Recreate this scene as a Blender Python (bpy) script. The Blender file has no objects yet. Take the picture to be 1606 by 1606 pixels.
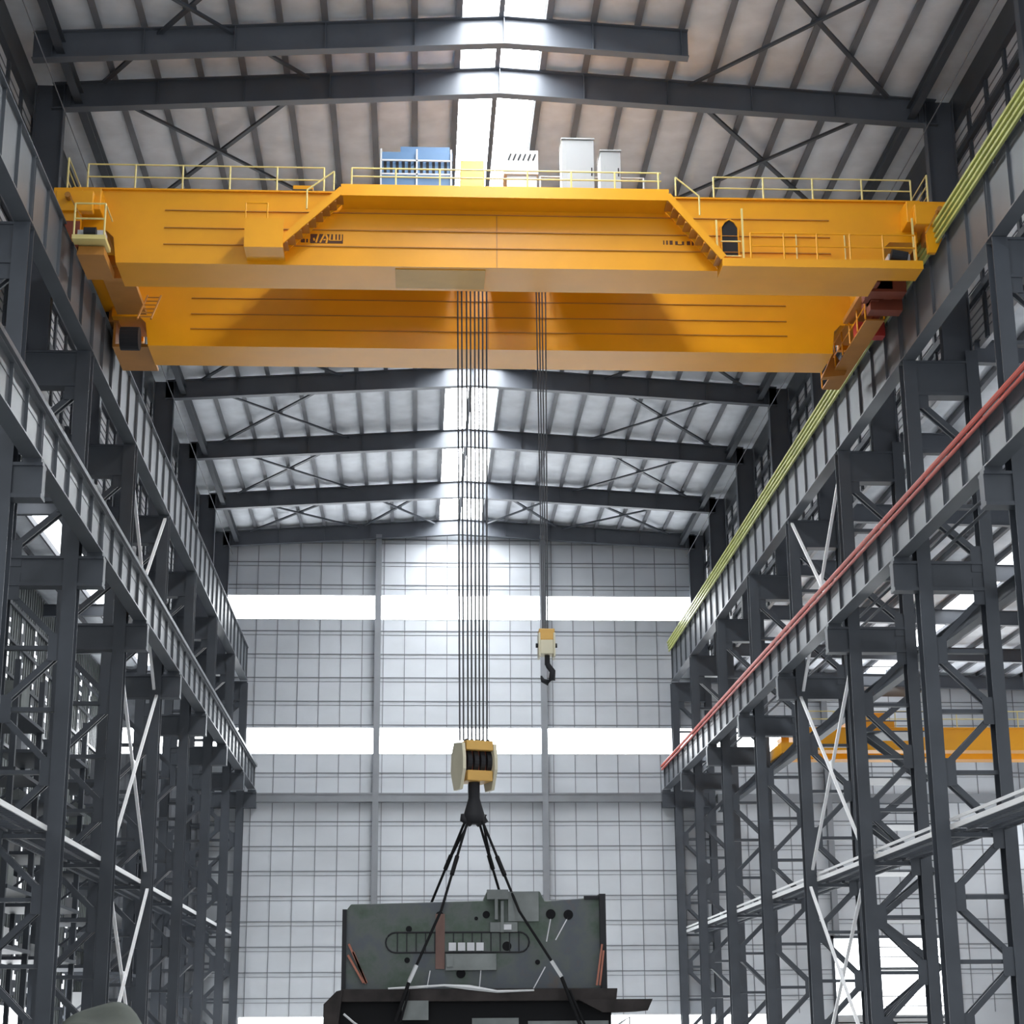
import bpy, math, random
from mathutils import Vector, Matrix
random.seed(7)
C = bpy.context.scene.collection
Z0 = 1.6                      # eye height above the floor; heights below are written from eye level
FL = -Z0
CX = 2.95                     # middle of the hall

# ------------------------------------------------------------------ materials
def mat(name, col, rough=0.6, metal=0.0, var=0.0, scale=0.6, spec=0.5, bump=0.0, emit=None, es=0.0, stretch=None):
    m = bpy.data.materials.new(name); m.use_nodes = True
    nt = m.node_tree; b = nt.nodes['Principled BSDF']
    b.inputs['Base Color'].default_value = (*col, 1)
    b.inputs['Roughness'].default_value = rough
    b.inputs['Metallic'].default_value = metal
    b.inputs['Specular IOR Level'].default_value = spec
    if emit:
        b.inputs['Emission Color'].default_value = (*emit, 1); b.inputs['Emission Strength'].default_value = es
    if var or bump:
        tc = nt.nodes.new('ShaderNodeTexCoord')
        mp = nt.nodes.new('ShaderNodeMapping')
        if stretch: mp.inputs['Scale'].default_value = stretch
        nz = nt.nodes.new('ShaderNodeTexNoise'); nz.inputs['Scale'].default_value = scale
        nz.inputs['Detail'].default_value = 5
        nt.links.new(tc.outputs['Object'], mp.inputs['Vector']); nt.links.new(mp.outputs[0], nz.inputs['Vector'])
        if var:
            r = nt.nodes.new('ShaderNodeMapRange')
            r.inputs['From Min'].default_value = 0.3; r.inputs['From Max'].default_value = 0.7
            r.inputs['To Min'].default_value = 1 - var; r.inputs['To Max'].default_value = 1 + var
            x = nt.nodes.new('ShaderNodeVectorMath'); x.operation = 'SCALE'
            x.inputs[0].default_value = col
            nt.links.new(nz.outputs['Fac'], r.inputs['Value']); nt.links.new(r.outputs[0], x.inputs['Scale'])
            nt.links.new(x.outputs[0], b.inputs['Base Color'])
        if bump:
            bp = nt.nodes.new('ShaderNodeBump'); bp.inputs['Strength'].default_value = bump
            nt.links.new(nz.outputs['Fac'], bp.inputs['Height']); nt.links.new(bp.outputs[0], b.inputs['Normal'])
    return m
M = dict(
    steel=mat('steel_paint', (0.062, 0.07, 0.084), 0.45, var=0.15),
    girder=mat('girder_paint', (0.098, 0.107, 0.12), 0.38, var=0.12),
    rafter=mat('rafter_paint', (0.10, 0.11, 0.13), 0.42, var=0.12),
    purlin=mat('purlin_paint', (0.17, 0.175, 0.195), 0.6, var=0.15),
    brace=mat('galvanised_rod', (0.88, 0.88, 0.89), 0.4),
    edge=mat('pale_channel', (0.88, 0.88, 0.88), 0.45),
    insul=mat('roof_insulation', (0.82, 0.85, 0.90), 0.55, var=0.1, scale=0.9, bump=0.15),
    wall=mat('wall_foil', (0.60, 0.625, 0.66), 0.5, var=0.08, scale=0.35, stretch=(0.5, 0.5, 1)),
    wire=mat('wall_wire', (0.2, 0.21, 0.23), 0.6),
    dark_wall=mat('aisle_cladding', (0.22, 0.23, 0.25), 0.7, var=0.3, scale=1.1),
    clere=mat('clerestory_panel', (0.62, 0.62, 0.64), 0.6, var=0.15),
    concrete=mat('concrete', (0.48, 0.48, 0.475), 0.7, var=0.1),
    yellow=mat('yellow_paint', (0.84, 0.36, 0.004), 0.36, var=0.06, scale=0.5),
    ochre=mat('ochre_primer', (0.45, 0.19, 0.03), 0.55, var=0.15),
    cream=mat('cream_rail_paint', (0.78, 0.64, 0.25), 0.5),
    red=mat('red_paint', (0.42, 0.035, 0.03), 0.5, var=0.15),
    rust=mat('red_primer', (0.22, 0.05, 0.025), 0.6, var=0.2),
    conductor=mat('yellow_green_bar', (0.46, 0.49, 0.14), 0.32, var=0.15),
    redbar=mat('red_bar', (0.55, 0.09, 0.06), 0.45, var=0.12),
    blue=mat('blue_paint', (0.085, 0.18, 0.33), 0.5, var=0.12),
    white=mat('white_enamel', (0.58, 0.585, 0.59), 0.45),
    black=mat('flat_black', (0.01, 0.01, 0.011), 0.8, spec=0.15),
    cabinet=mat('cabinet_grey', (0.36, 0.365, 0.37), 0.5),
    post=mat('wall_post_paint', (0.24, 0.25, 0.27), 0.5, var=0.1),
    dark=mat('dark_steel', (0.022, 0.022, 0.025), 0.65, spec=0.25),
    rope=mat('wire_rope', (0.07, 0.072, 0.08), 0.6),
    sling=mat('greased_sling', (0.01, 0.01, 0.011), 0.7, spec=0.15),
    block=mat('hook_block_yellow', (0.62, 0.36, 0.09), 0.5, var=0.1),
    bcream=mat('hook_block_cream', (0.62, 0.57, 0.42), 0.5, var=0.12),
    casting=mat('green_casting', (0.082, 0.098, 0.090), 0.6, var=0.4, scale=0.9),
    casting2=mat('grey_casting', (0.17, 0.185, 0.18), 0.6, var=0.3, scale=1.0),
    orange=mat('orange_strap', (0.36, 0.13, 0.085), 0.6),
    tarp=mat('green_tarpaulin', (0.13, 0.145, 0.125), 0.8, var=0.2),
    label=mat('brown_lettering', (0.09, 0.03, 0.012), 0.6),
    rubber=mat('rail_steel', (0.12, 0.115, 0.11), 0.45),
)
def glow(name, col, s):
    m = bpy.data.materials.new(name); m.use_nodes = True
    nt = m.node_tree; nt.nodes.clear()
    e = nt.nodes.new('ShaderNodeEmission'); e.inputs[0].default_value = (*col, 1); e.inputs[1].default_value = s
    o = nt.nodes.new('ShaderNodeOutputMaterial'); nt.links.new(e.outputs[0], o.inputs[0])
    return m
DAY = (0.93, 0.97, 1.0)
M['win'] = glow('daylit_window', DAY, 10.0)
M['streak'] = mat('rust_wash', (0.15, 0.085, 0.07), 0.7, var=0.3)
M['bed'] = mat('bed_plate', (0.028, 0.023, 0.022), 0.7, spec=0.25, var=0.5, scale=1.5)
M['sky'] = glow('daylit_skylight', DAY, 36.0)
M['asky'] = glow('daylit_aisle_skylight', DAY, 5.0)
M['dim'] = glow('daylit_small_pane', DAY, 1.6)

def mottle(m, cols, scale):
    nt = m.node_tree; b = nt.nodes['Principled BSDF']
    tc = nt.nodes.new('ShaderNodeTexCoord'); nz = nt.nodes.new('ShaderNodeTexNoise'); nz.inputs['Scale'].default_value = scale
    nz.inputs['Detail'].default_value = 7; nz.inputs['Roughness'].default_value = 0.65
    cr_ = nt.nodes.new('ShaderNodeValToRGB'); e = cr_.color_ramp.elements
    e[0].position, e[0].color = .3, (*cols[0], 1); e[1].position, e[1].color = .7, (*cols[-1], 1)
    for k, c in enumerate(cols[1:-1]): x = e.new(.3 + .4 * (k + 1) / (len(cols) - 1)); x.color = (*c, 1)
    nt.links.new(tc.outputs['Object'], nz.inputs['Vector']); nt.links.new(nz.outputs['Fac'], cr_.inputs[0]); nt.links.new(cr_.outputs[0], b.inputs['Base Color'])
mottle(M['casting'], ((.045, .045, .042), (.058, .085, .062), (.088, .1, .095), (.075, .085, .1), (.1, .085, .075)), .55)
# ------------------------------------------------------------------ mesh builder
class MB:
    def __init__(s): s.v = []; s.f = []; s.m = []
    def add(s, vs, fs, mi=0):
        n = len(s.v); s.v += [Vector(v) for v in vs]; s.f += [[i + n for i in f] for f in fs]; s.m += [mi] * len(fs); return s
    def box(s, x0, x1, y0, y1, z0, z1, mi=0):
        x0, x1 = sorted((x0, x1)); y0, y1 = sorted((y0, y1)); z0, z1 = sorted((z0, z1))
        return s.add([(x0,y0,z0),(x1,y0,z0),(x1,y1,z0),(x0,y1,z0),(x0,y0,z1),(x1,y0,z1),(x1,y1,z1),(x0,y1,z1)],
                     [(3,2,1,0),(4,5,6,7),(0,1,5,4),(1,2,6,5),(2,3,7,6),(3,0,4,7)], mi)
    def bar(s, p, q, w, h, up=(0, 0, 1), mi=0, off=(0, 0)):
        p = Vector(p); q = Vector(q); d = (q - p).normalized(); up = Vector(up)
        if abs(d.dot(up)) > 0.98: up = Vector((0, 1, 0))
        a = d.cross(up).normalized(); b = a.cross(d)
        o = a * off[0] + b * off[1]
        vs = [e + o + a * (sx * w / 2) + b * (sy * h / 2) for e in (p, q) for sx, sy in ((-1,-1),(1,-1),(1,1),(-1,1))]
        return s.add(vs, [(3,2,1,0),(4,5,6,7),(0,1,5,4),(1,2,6,5),(2,3,7,6),(3,0,4,7)], mi)
    def ibeam(s, p, q, h, w, tf=0.03, tw=0.02, up=(0, 0, 1), mi=0):
        s.bar(p, q, w, tf, up, mi, (0, h/2 - tf/2)); s.bar(p, q, w, tf, up, mi, (0, -h/2 + tf/2))
        return s.bar(p, q, tw, h - 2*tf, up, mi)
    def tube(s, pts, r, n=8, mi=0, cap=True):
        pts = [Vector(p) for p in pts]; rings = []
        for i, p in enumerate(pts):
            d = (pts[min(i+1, len(pts)-1)] - pts[max(i-1, 0)]).normalized()
            u = Vector((0, 0, 1)) if abs(d.z) < 0.9 else Vector((1, 0, 0))
            a = d.cross(u).normalized(); b = a.cross(d)
            rr = r[i] if isinstance(r, (list, tuple)) else r
            rings.append([p + (a * math.cos(t) + b * math.sin(t)) * rr for t in [2*math.pi*k/n for k in range(n)]])
        vs = [v for R in rings for v in R]; fs = []
        for i in range(len(pts) - 1):
            for k in range(n):
                fs.append((i*n + k, i*n + (k+1) % n, (i+1)*n + (k+1) % n, (i+1)*n + k))
        if cap: fs += [tuple(range(n))[::-1], tuple((len(pts)-1)*n + k for k in range(n))]
        return s.add(vs, fs, mi)
    def cyl(s, p, q, r, n=16, mi=0): return s.tube([p, q], r, n, mi)
    def prism(s, poly, y0, y1, mi=0, axis='y'):
        n = len(poly)
        def P(a, b, t): return (a, t, b) if axis == 'y' else ((t, a, b) if axis == 'x' else (a, b, t))
        vs = [P(a, b, y0) for a, b in poly] + [P(a, b, y1) for a, b in poly]
        fs = [tuple(range(n)), tuple(range(n, 2*n))[::-1]] + [(i, i + n, (i+1) % n + n, (i+1) % n) for i in range(n)]
        return s.add(vs, fs, mi)
    def build(s, name, m, parent=None, org=None, smooth=False, bevel=0):
        me = bpy.data.meshes.new(name)
        wo = Vector((0, 0, 0))
        if parent is not None: wo = world_org(parent)
        elif org is not None: wo = Vector(org)
        me.from_pydata([tuple(v - wo) for v in s.v], [], s.f)
        for k in (m if isinstance(m, (list, tuple)) else [m]): me.materials.append(M[k])
        for p, i in zip(me.polygons, s.m): p.material_index = i
        import bmesh
        bm = bmesh.new(); bm.from_mesh(me); bmesh.ops.recalc_face_normals(bm, faces=bm.faces); bm.to_mesh(me); bm.free()
        o = bpy.data.objects.new(name, me); C.objects.link(o)
        if parent is not None: o.parent = parent
        else: o.location = wo + Vector((0, 0, Z0))
        if smooth:
            for p in me.polygons: p.use_smooth = True
        if bevel:
            b = o.modifiers.new('bevel', 'BEVEL'); b.width = bevel; b.segments = 2; b.limit_method = 'ANGLE'
        return o
def world_org(o):
    w = Vector((0, 0, 0))
    while o is not None: w += Vector(o.location); o = o.parent
    return w - Vector((0, 0, Z0))
def tag(o, label, cat, group=None):
    o['label'] = label; o['category'] = cat
    if group: o['group'] = group
    return o
def thing(name, label, cat, loc, group=None):
    o = bpy.data.objects.new(name, None); C.objects.link(o); o.empty_display_size = 0.2
    o.location = Vector(loc) + Vector((0, 0, Z0)); return tag(o, label, cat, group)
def struct(o): o['kind'] = 'structure'; return o
ORD = ['nearest', 'second', 'third', 'fourth', 'fifth', 'sixth', 'seventh', 'eighth', 'ninth', 'tenth', 'eleventh', 'twelfth']
def nth(i): return ORD[i]
def side_x(sd, x): return x if sd > 0 else 2*CX - x        # x given for the right-hand side, mirrored for the left
SN = {1: 'right', -1: 'left'}

FR = [51.6, 62.4, 73.2, 84.0, 94.8, 105.6, 116.4, 125.8]     # frame lines
NEAR = 41.0
WALL_Y = 126.5

# ------------------------------------------------------------------ floor, far wall, roof
struct(MB().box(-60, 80, -40, 180, FL - 0.3, FL).build('floor', 'concrete'))

def roof_z(x): return 36.2 - 0.061 * abs(x - CX)
def far_wall():
    b = MB()
    # holes: (x0,x1,z0,z1)
    def panel(x0, x1, z0, z1):
        if x1 > x0 and z1 > z0: b.box(x0, x1, WALL_Y, WALL_Y + 0.25, z0, z1)
    LX, RX = -14.9, 44.8
    # hall: gable
    b.prism([(-14.9, 30.45), (20.8, 30.45), (20.8, roof_z(20.8)), (CX, roof_z(CX)), (-14.9, roof_z(-14.9))], WALL_Y, WALL_Y + 0.25)
    panel(-14.9, 20.8, 20.92, 28.6)
    panel(20.8, RX, 20.92, 25.3)
    panel(LX, 28.4, 1.45, 19.0); panel(28.4, 37.3, 6.55, 19.0); panel(37.3, RX, 1.45, 19.0)
    panel(LX, -11.9, FL, 1.45); panel(24.0, 28.4, FL, 1.45); panel(37.3, RX, FL, 1.45)
    # wire grid holding the insulation (a surface pattern of this wall)
    y = WALL_Y
    def holes(x, z):
        return (19.0 < z < 20.92) or (28.6 < z < 30.45 and -14.9 < x < 20.8) or (z < 1.45 and not (24 < x < 28.4 or x < -11.9 or x > 37.3)) or (28.4 < x < 37.3 and z < 6.55)
    x = LX + 0.4
    while x < RX:
        top = roof_z(x) if -14.9 < x < 20.8 else 25.3
        segs = [(1.45, 19.0), (20.92, 28.6 if -14.9 < x < 20.8 else 25.3)]
        if -14.9 < x < 20.8: segs.append((30.45, top - 0.1))
        if 28.4 < x < 37.3: segs[0] = (6.55, 19.0)
        for z0, z1 in segs: b.box(x - 0.022, x + 0.022, y - 0.04, y, z0, z1, 1)
        x += 1.50
    z = 2.6
    k = 0
    while z < 35:
        lx, rx = (LX, RX) if z < 25.2 else (-14.9, 20.8)
        if z > 35.0: lx, rx = -10, 15
        spans = [(lx, rx)] if not (2 < z < 6.55) else [(lx, 28.4), (37.3, rx)]
        if not (19.0 < z < 20.92 or 28.6 < z < 30.45):
            for a, c in spans:
                b.box(a, c, y - 0.05, y, z - 0.03, z + 0.03, 1)
                if not (19.0 < z - .28 < 20.92 or 28.6 < z - .28 < 30.45): b.box(a, c, y - 0.03, y, z - 0.295, z - 0.27, 2)
        z += 1.68; k += 1
    return struct(b.build('wall_far', ['wall', 'wire', 'purlin']))
far_wall()
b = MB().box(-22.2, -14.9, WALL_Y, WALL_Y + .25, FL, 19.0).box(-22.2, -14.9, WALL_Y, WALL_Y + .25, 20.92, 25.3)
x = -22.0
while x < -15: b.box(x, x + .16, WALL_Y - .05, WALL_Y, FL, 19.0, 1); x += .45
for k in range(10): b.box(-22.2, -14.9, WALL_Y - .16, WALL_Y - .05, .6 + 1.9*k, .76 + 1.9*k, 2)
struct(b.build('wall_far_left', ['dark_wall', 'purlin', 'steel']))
wn = [0]
def window(x0, x1, z0, z1, m='win', bars=0):
    wn[0] += 1
    w = MB()
    t = 0.07
    w.box(x0, x1, WALL_Y - .02, WALL_Y + .2, z0, z0 + t); w.box(x0, x1, WALL_Y - .02, WALL_Y + .2, z1 - t, z1)
    w.box(x0, x0 + t, WALL_Y - .02, WALL_Y + .2, z0 + t, z1 - t); w.box(x1 - t, x1, WALL_Y - .02, WALL_Y + .2, z0 + t, z1 - t)
    o = struct(w.build('window_%d' % wn[0], 'edge'))
    p = MB().box(x0 + t, x1 - t, WALL_Y + .08, WALL_Y + .12, z0 + t, z1 - t).build('window_pane', m, o)
    return o
WX = [-14.9, -12.0, -2.9, 8.85, 17.95, 20.8]
for a, c in ((-14.9, -2.9), (-2.9, 8.85), (8.85, 20.8)): window(a, c, 28.6, 30.45)
for a, c in ((-22.2, -14.9), (-14.9, -12.0), (-12.0, -2.9), (-2.9, 8.85), (8.85, 17.95), (17.95, 20.8), (20.8, 28.7), (28.7, 36.6), (36.6, 44.8)):
    window(a, c, 19.0, 20.92)
# low glazed gate strip along the foot of the far wall and the tall door in the aisle
for a, c in ((-11.9, -2.9), (-2.9, 8.85), (8.85, 17.95), (17.95, 24.0)): window(a, c, FL, 1.45)
d = MB()
d.box(28.4, 28.6, WALL_Y - .1, WALL_Y + .25, FL, 6.55); d.box(37.1, 37.3, WALL_Y - .1, WALL_Y + .25, FL, 6.55); d.box(28.4, 37.3, WALL_Y - .1, WALL_Y + .25, 6.35, 6.55)
door = struct(d.build('door_1', 'steel'))
MB().box(28.6, 37.1, WALL_Y + .1, WALL_Y + .14, 1.3, 6.35).build('door_glazing', 'win', door)
dp = MB().box(28.6, 37.1, WALL_Y + .05, WALL_Y + .15, FL, 1.3, 0)
for zz in (0.2, 0.75): dp.box(28.6, 37.1, WALL_Y, WALL_Y + .05, zz, zz + .08, 1)
dp.build('door_panel', ['white', 'dark'], door)
# wind posts and the cross girt of the far wall
for i, x in enumerate((-2.9, 8.85)):
    tag(MB().ibeam((x, WALL_Y - .45, FL), (x, WALL_Y - .45, roof_z(x) - 1.1), 0.6, 0.42, 0.04, 0.03, up=(0, 1, 0)).build('wind_post', 'post', org=(x, WALL_Y - .45, FL)),
        ('left' if i == 0 else 'right') + ' one of two grey posts dividing the pale far wall of the hall', 'post', 'posts on the far wall')
for x in (28.7, 36.6, 41.5):
    k = {28.7: 'left', 36.6: 'middle', 41.5: 'right'}[x]
    tag(MB().ibeam((x, WALL_Y - .4, 6.6 if x < 37 else FL), (x, WALL_Y - .4, 24.5), 0.5, 0.4, 0.04, 0.03, up=(0, 1, 0)).build('wind_post', 'post', org=(x, WALL_Y - .4, 0)),
        k + ' grey post on the far wall of the side aisle on the right', 'post', 'posts on the far wall')
tag(MB().box(-12, 18, WALL_Y - .75, WALL_Y - .05, 15.65, 15.75).box(-12, 18, WALL_Y - .7, WALL_Y - .62, 15.75, 16.15).box(-12, 18, WALL_Y - .75, WALL_Y - .05, 16.15, 16.25)
    .build('wall_beam', 'post', org=(CX, WALL_Y, 15.65)), 'long dark horizontal beam across the pale far wall below its lower window strip', 'beam')
tag(MB().box(20.9, 44.6, WALL_Y - .5, WALL_Y - .05, 15.6, 16.2).build('wall_beam', 'post', org=(32, WALL_Y, 15.6)),
    'grey horizontal beam on the far wall of the right side aisle', 'beam')

# roof: insulation sheets sagging between purlins, skylight along the ridge
PX = [1.65 + 1.62 * k for k in range(10)]
def sheet(xa, xb, y0, y1, n=6, zf=roof_z, sag=0.10):
    b = MB(); vs = []
    for i in range(n + 1):
        t = i / n; x = xa + (xb - xa) * t; z = zf(x) - sag * (1 - (2*t - 1)**2)
        vs += [(x, y0, z), (x, y1, z)]
    b.add(vs, [(2*i, 2*i+1, 2*i+3, 2*i+2) for i in range(n)])
    top = [(xa, y0, zf(xa) + .15), (xa, y1, zf(xa) + .15), (xb, y0, zf(xb) + .15), (xb, y1, zf(xb) + .15)]
    b.add(top, [(0, 1, 3, 2)])
    return b
rb = MB()
for sd in (1, -1):
    xs = [CX + sd * p for p in PX] + [CX + sd * 17.85]
    for a, c in zip(xs, xs[1:]):
        s_ = sheet(a, c, NEAR - 1, WALL_Y + .3); rb.add(s_.v, s_.f)
ceil = struct(rb.build('ceiling', 'insul', smooth=True))
pk = MB()
pk.box(1.45, 4.45, NEAR - 1, WALL_Y + .3, 36.28, 36.32)
sky = struct(pk.build('window_%d' % (wn[0] + 1), 'sky')); wn[0] += 1
# purlins
for sd in (1, -1):
    for k, p in enumerate(PX):
        x = CX + sd * p; z = roof_z(x)
        b = MB().box(x - .035, x + .035, NEAR, WALL_Y - .05, z - .30, z - .0).box(x - .12 , x + .12, NEAR, WALL_Y - .05, z - .32, z - .30)
        tag(b.build('roof_purlin', 'purlin', org=(x, NEAR, z - .3)),
            '%s long roof purlin on the %s side, counted from the ridge skylight' % (ORD[k] if k else 'closest', SN[sd]), 'purlin', 'roof purlins')
x = 2.85
tag(MB().box(x - .04, x + .04, NEAR, WALL_Y - .05, 35.9, 36.25).box(x - .1, x + .1, NEAR, WALL_Y - .05, 35.87, 35.9).build('ridge_bar', 'purlin', org=(x, NEAR, 35.9)),
    'steel ridge bar running down the middle of the bright skylight', 'bar')
# eave strips and clerestory walls above the runways
for sd in (1, -1):
    X = side_x(sd, 20.85)
    b = MB().box(X, X + sd * .2, NEAR - 1, WALL_Y, 24.6, roof_z(X) + .1)
    xi = X - sd * .0
    for z in (26.6, 28.6, 30.7, 32.7):
        b.box(xi - sd * .18, xi, NEAR - 1, WALL_Y - .1, z - .14, z + .14, 1)
    y = NEAR + .8
    while y < WALL_Y - 1:
        b.box(xi - sd * .1, xi, y - .13, y + .13, 24.6, 34.0, 1); y += 2.16
    b.box(xi - sd * .25, xi, NEAR - 1, WALL_Y - .1, 33.9, roof_z(X), 1)
    # battens on the panels
    z = 25.0
    while z < 33.8:
        b.box(xi - sd * .03, xi, NEAR - 1, WALL_Y - .1, z - .02, z + .02, 2); z += .34
    struct(b.build('wall_' + SN[sd], ['clere', 'steel', 'purlin']))
    E = side_x(sd, 18.9)
    tag(MB().ibeam((E, NEAR, 34.3), (E, WALL_Y - .8, 34.3), .5, .3, .03, .02).build('eave_beam', 'steel', org=(E, NEAR, 34)),
        'dark steel eave beam running under the roof edge on the %s' % SN[sd], 'beam')
    W = side_x(sd, 19.2)
    tag(MB().tube([(W, NEAR + .2, 33.2), (W, WALL_Y - .8, 33.2)], .022, 6).build('conduit', 'purlin', org=(W, NEAR, 33.2)),
        'thin pale conduit along the tops of the roof posts on the %s' % SN[sd], 'conduit')

# rafters
def rafter(y, label, x0=-14.0, x1=19.9, d_end=1.05, d_mid=1.1):
    t = thing('roof_rafter', label, 'rafter', (CX, y, 34.6), 'roof rafters of the hall')
    segs = []
    if x0 < CX: segs.append((x0, min(x1, CX)))
    if x1 > CX: segs.append((max(x0, CX), x1))
    def top(x): return roof_z(x) - .33
    def bot(x): return top(x) - (d_mid - (d_mid - d_end) * abs(x - CX) / 17)
    w = MB(); tf = MB(); bf = MB()
    for a, c in segs:
        w.prism([(a, bot(a)), (c, bot(c)), (c, top(c)), (a, top(a))], y - .015, y + .015)
        for f, g in ((tf, top), (bf, bot)):
            f.prism([(a, g(a) - .02), (c, g(c) - .02), (c, g(c) + .02), (a, g(a) + .02)], y - .2, y + .2)
    w.build('web', 'rafter', t); tf.build('top_flange', 'rafter', t); bf.build('bottom_flange', 'rafter', t)
    for k in range(-5, 6):
        x = CX + k * 3.25
        if x0 < x < x1:
            MB().box(x - .015, x + .015, y - .17, y + .17, bot(x) + .02, top(x) - .02).build('web_stiffener', 'rafter', t)
    return t
rafter(58.75, 'nearest dark roof beam at the top of the picture, stopping short on the right', -14.0, 9.7)
FRN = {62.4: 'dark steel roof rafter just above the yellow crane', 73.2: 'roof rafter mostly hidden behind the top of the front crane girder', 84.0: 'roof rafter hidden behind the yellow crane girders',
       94.8: 'dark roof rafter just below the back crane girder', 105.6: 'dark roof rafter second below the back crane girder', 116.4: 'dark roof rafter third below the back crane girder', 125.8: 'hazy grey roof rafter against the pale far wall'}
for y in FR[1:]: rafter(y, FRN[y])

# roof cross bracing
BN = ['roof bay at the picture top', 'roof bay right above the yellow crane', 'roof bay behind the front crane girder', 'roof bay behind the back crane girder', 'roof bay just below the back crane girder', 'roof bay between the two far rafters', 'last roof bay before the far wall']
def xbrace(xa, xb, ya, yb, label, z=None):
    zf = lambda x: roof_z(x) - .48
    t = thing('roof_brace', label, 'brace', ((xa + xb)/2, (ya + yb)/2, zf((xa + xb)/2)), 'cross braces under the roof')
    MB().bar((xa, ya, zf(xa)), (xb, yb, zf(xb)), .17, .1).build('brace_bar', 'steel', t)
    MB().bar((xb, ya, zf(xb) - .11), (xa, yb, zf(xa) - .11), .13, .1).build('brace_bar', 'steel', t)
    MB().box((xa+xb)/2 - .2, (xa+xb)/2 + .2, (ya+yb)/2 - .2, (ya+yb)/2 + .2, zf((xa+xb)/2) - .065, zf((xa+xb)/2) - .05).build('gusset_plate', 'steel', t)
for i in range(7):
    ya, yb = FR[i] + .35, FR[i+1] - .35
    for sd in (-1, 1):
        xbrace(CX + sd * 7.3, CX + sd * 15.0, ya, yb, 'dark cross brace on the %s slope, %s' % (SN[sd], BN[i]))
for sd in (-1, 1):
    xbrace(CX + sd * 1.9, CX + sd * 6.9, FR[6] + .35, FR[7] - .35, 'small cross brace just %s of the skylight in the last roof bay' % SN[sd])

# ------------------------------------------------------------------ lattice columns
def column(sd, y, i, top_shaft=True):
    S = lambda x: side_x(sd, x)
    nm = '%s lattice steel column from the near end along the %s side of the hall' % (nth(i), SN[sd])
    t = thing('lattice_column', nm, 'column', (S(19.2), y, FL), 'lattice columns of the hall')
    xi, xo = 18.07, 20.42
    # legs: I sections with the flanges facing along the hall
    MB().ibeam((S(xi), y, FL), (S(xi), y, 23.98), .62, .5, .035, .03, up=(0, 1, 0)).build('inner_leg', 'steel', t)
    MB().ibeam((S(xo), y, FL), (S(xo), y, 24.4), .62, .46, .035, .03, up=(0, 1, 0)).build('outer_leg', 'steel', t)
    # closed head and bracket
    h = MB().box(S(xi + .2), S(xo - .2), y - .24, y + .24, 22.75, 23.9).box(S(xi - .1), S(xo + .2), y - .3, y + .3, 23.9, 23.98).box(S(xi + .2), S(xo - .2), y - .3, y + .3, 22.62, 22.75)
    h.build('head_beam', 'steel', t)
    br = MB().box(S(16.95), S(xo - .2), y - .22, y + .22, 15.35, 16.2).box(S(16.95), S(xo - .2), y - .3, y + .3, 16.2, 16.3).box(S(16.95), S(xo - .2), y - .3, y + .3, 15.22, 15.35)
    br.build('bracket_beam', 'steel', t)
    MB().box(S(17.0), S(17.55), y - .25, y + .25, 16.3, 16.45).build('bearing_plate', 'steel', t)
    # lacing
    xa, xb = xi + .2, xo - .2
    def lace(zs, first_inner):
        fi = first_inner
        for z0, z1 in zip(zs, zs[1:]):
            p, q = (xa, xb) if fi else (xb, xa)
            MB().bar((S(p), y - .16, z0 - .12), (S(q), y - .16, z1 + .12), .2, .1, up=(0, 1, 0)).bar((S(p), y + .16, z0 - .12), (S(q), y + .16, z1 + .12), .2, .1, up=(0, 1, 0)).build('diagonal', 'steel', t)
            fi = not fi
        for z in zs[1:-1]:
            MB().bar((S(xa), y, z), (S(xb), y, z), .30, .14).build('strut', 'steel', t)
        fi = first_inner
        for k, z in enumerate(zs):
            g = xa if fi else xb
            dx = .42 if fi else -.42
            MB().box(S(g), S(g + dx), y - .25, y - .23, z - .48, z + .48).build('gusset_plate', 'steel', t)
            fi = not fi
    lace([22.6, 20.5, 18.4, 16.4], True)
    lace([15.2, 13.05, 10.9, 8.75, 6.6, 4.5, 2.35, .2, FL + .1], False)
    if top_shaft:
        xs = 19.97
        MB().ibeam((S(xs), y, 23.98), (S(xs), y, roof_z(S(xs)) - .35), 1.1, .42, .035, .03, up=(1, 0, 0)).build('roof_shaft', 'rafter', t)
    return t
for sd in (1, -1):
    for i, y in enumerate(FR): column(sd, y, i)

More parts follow.
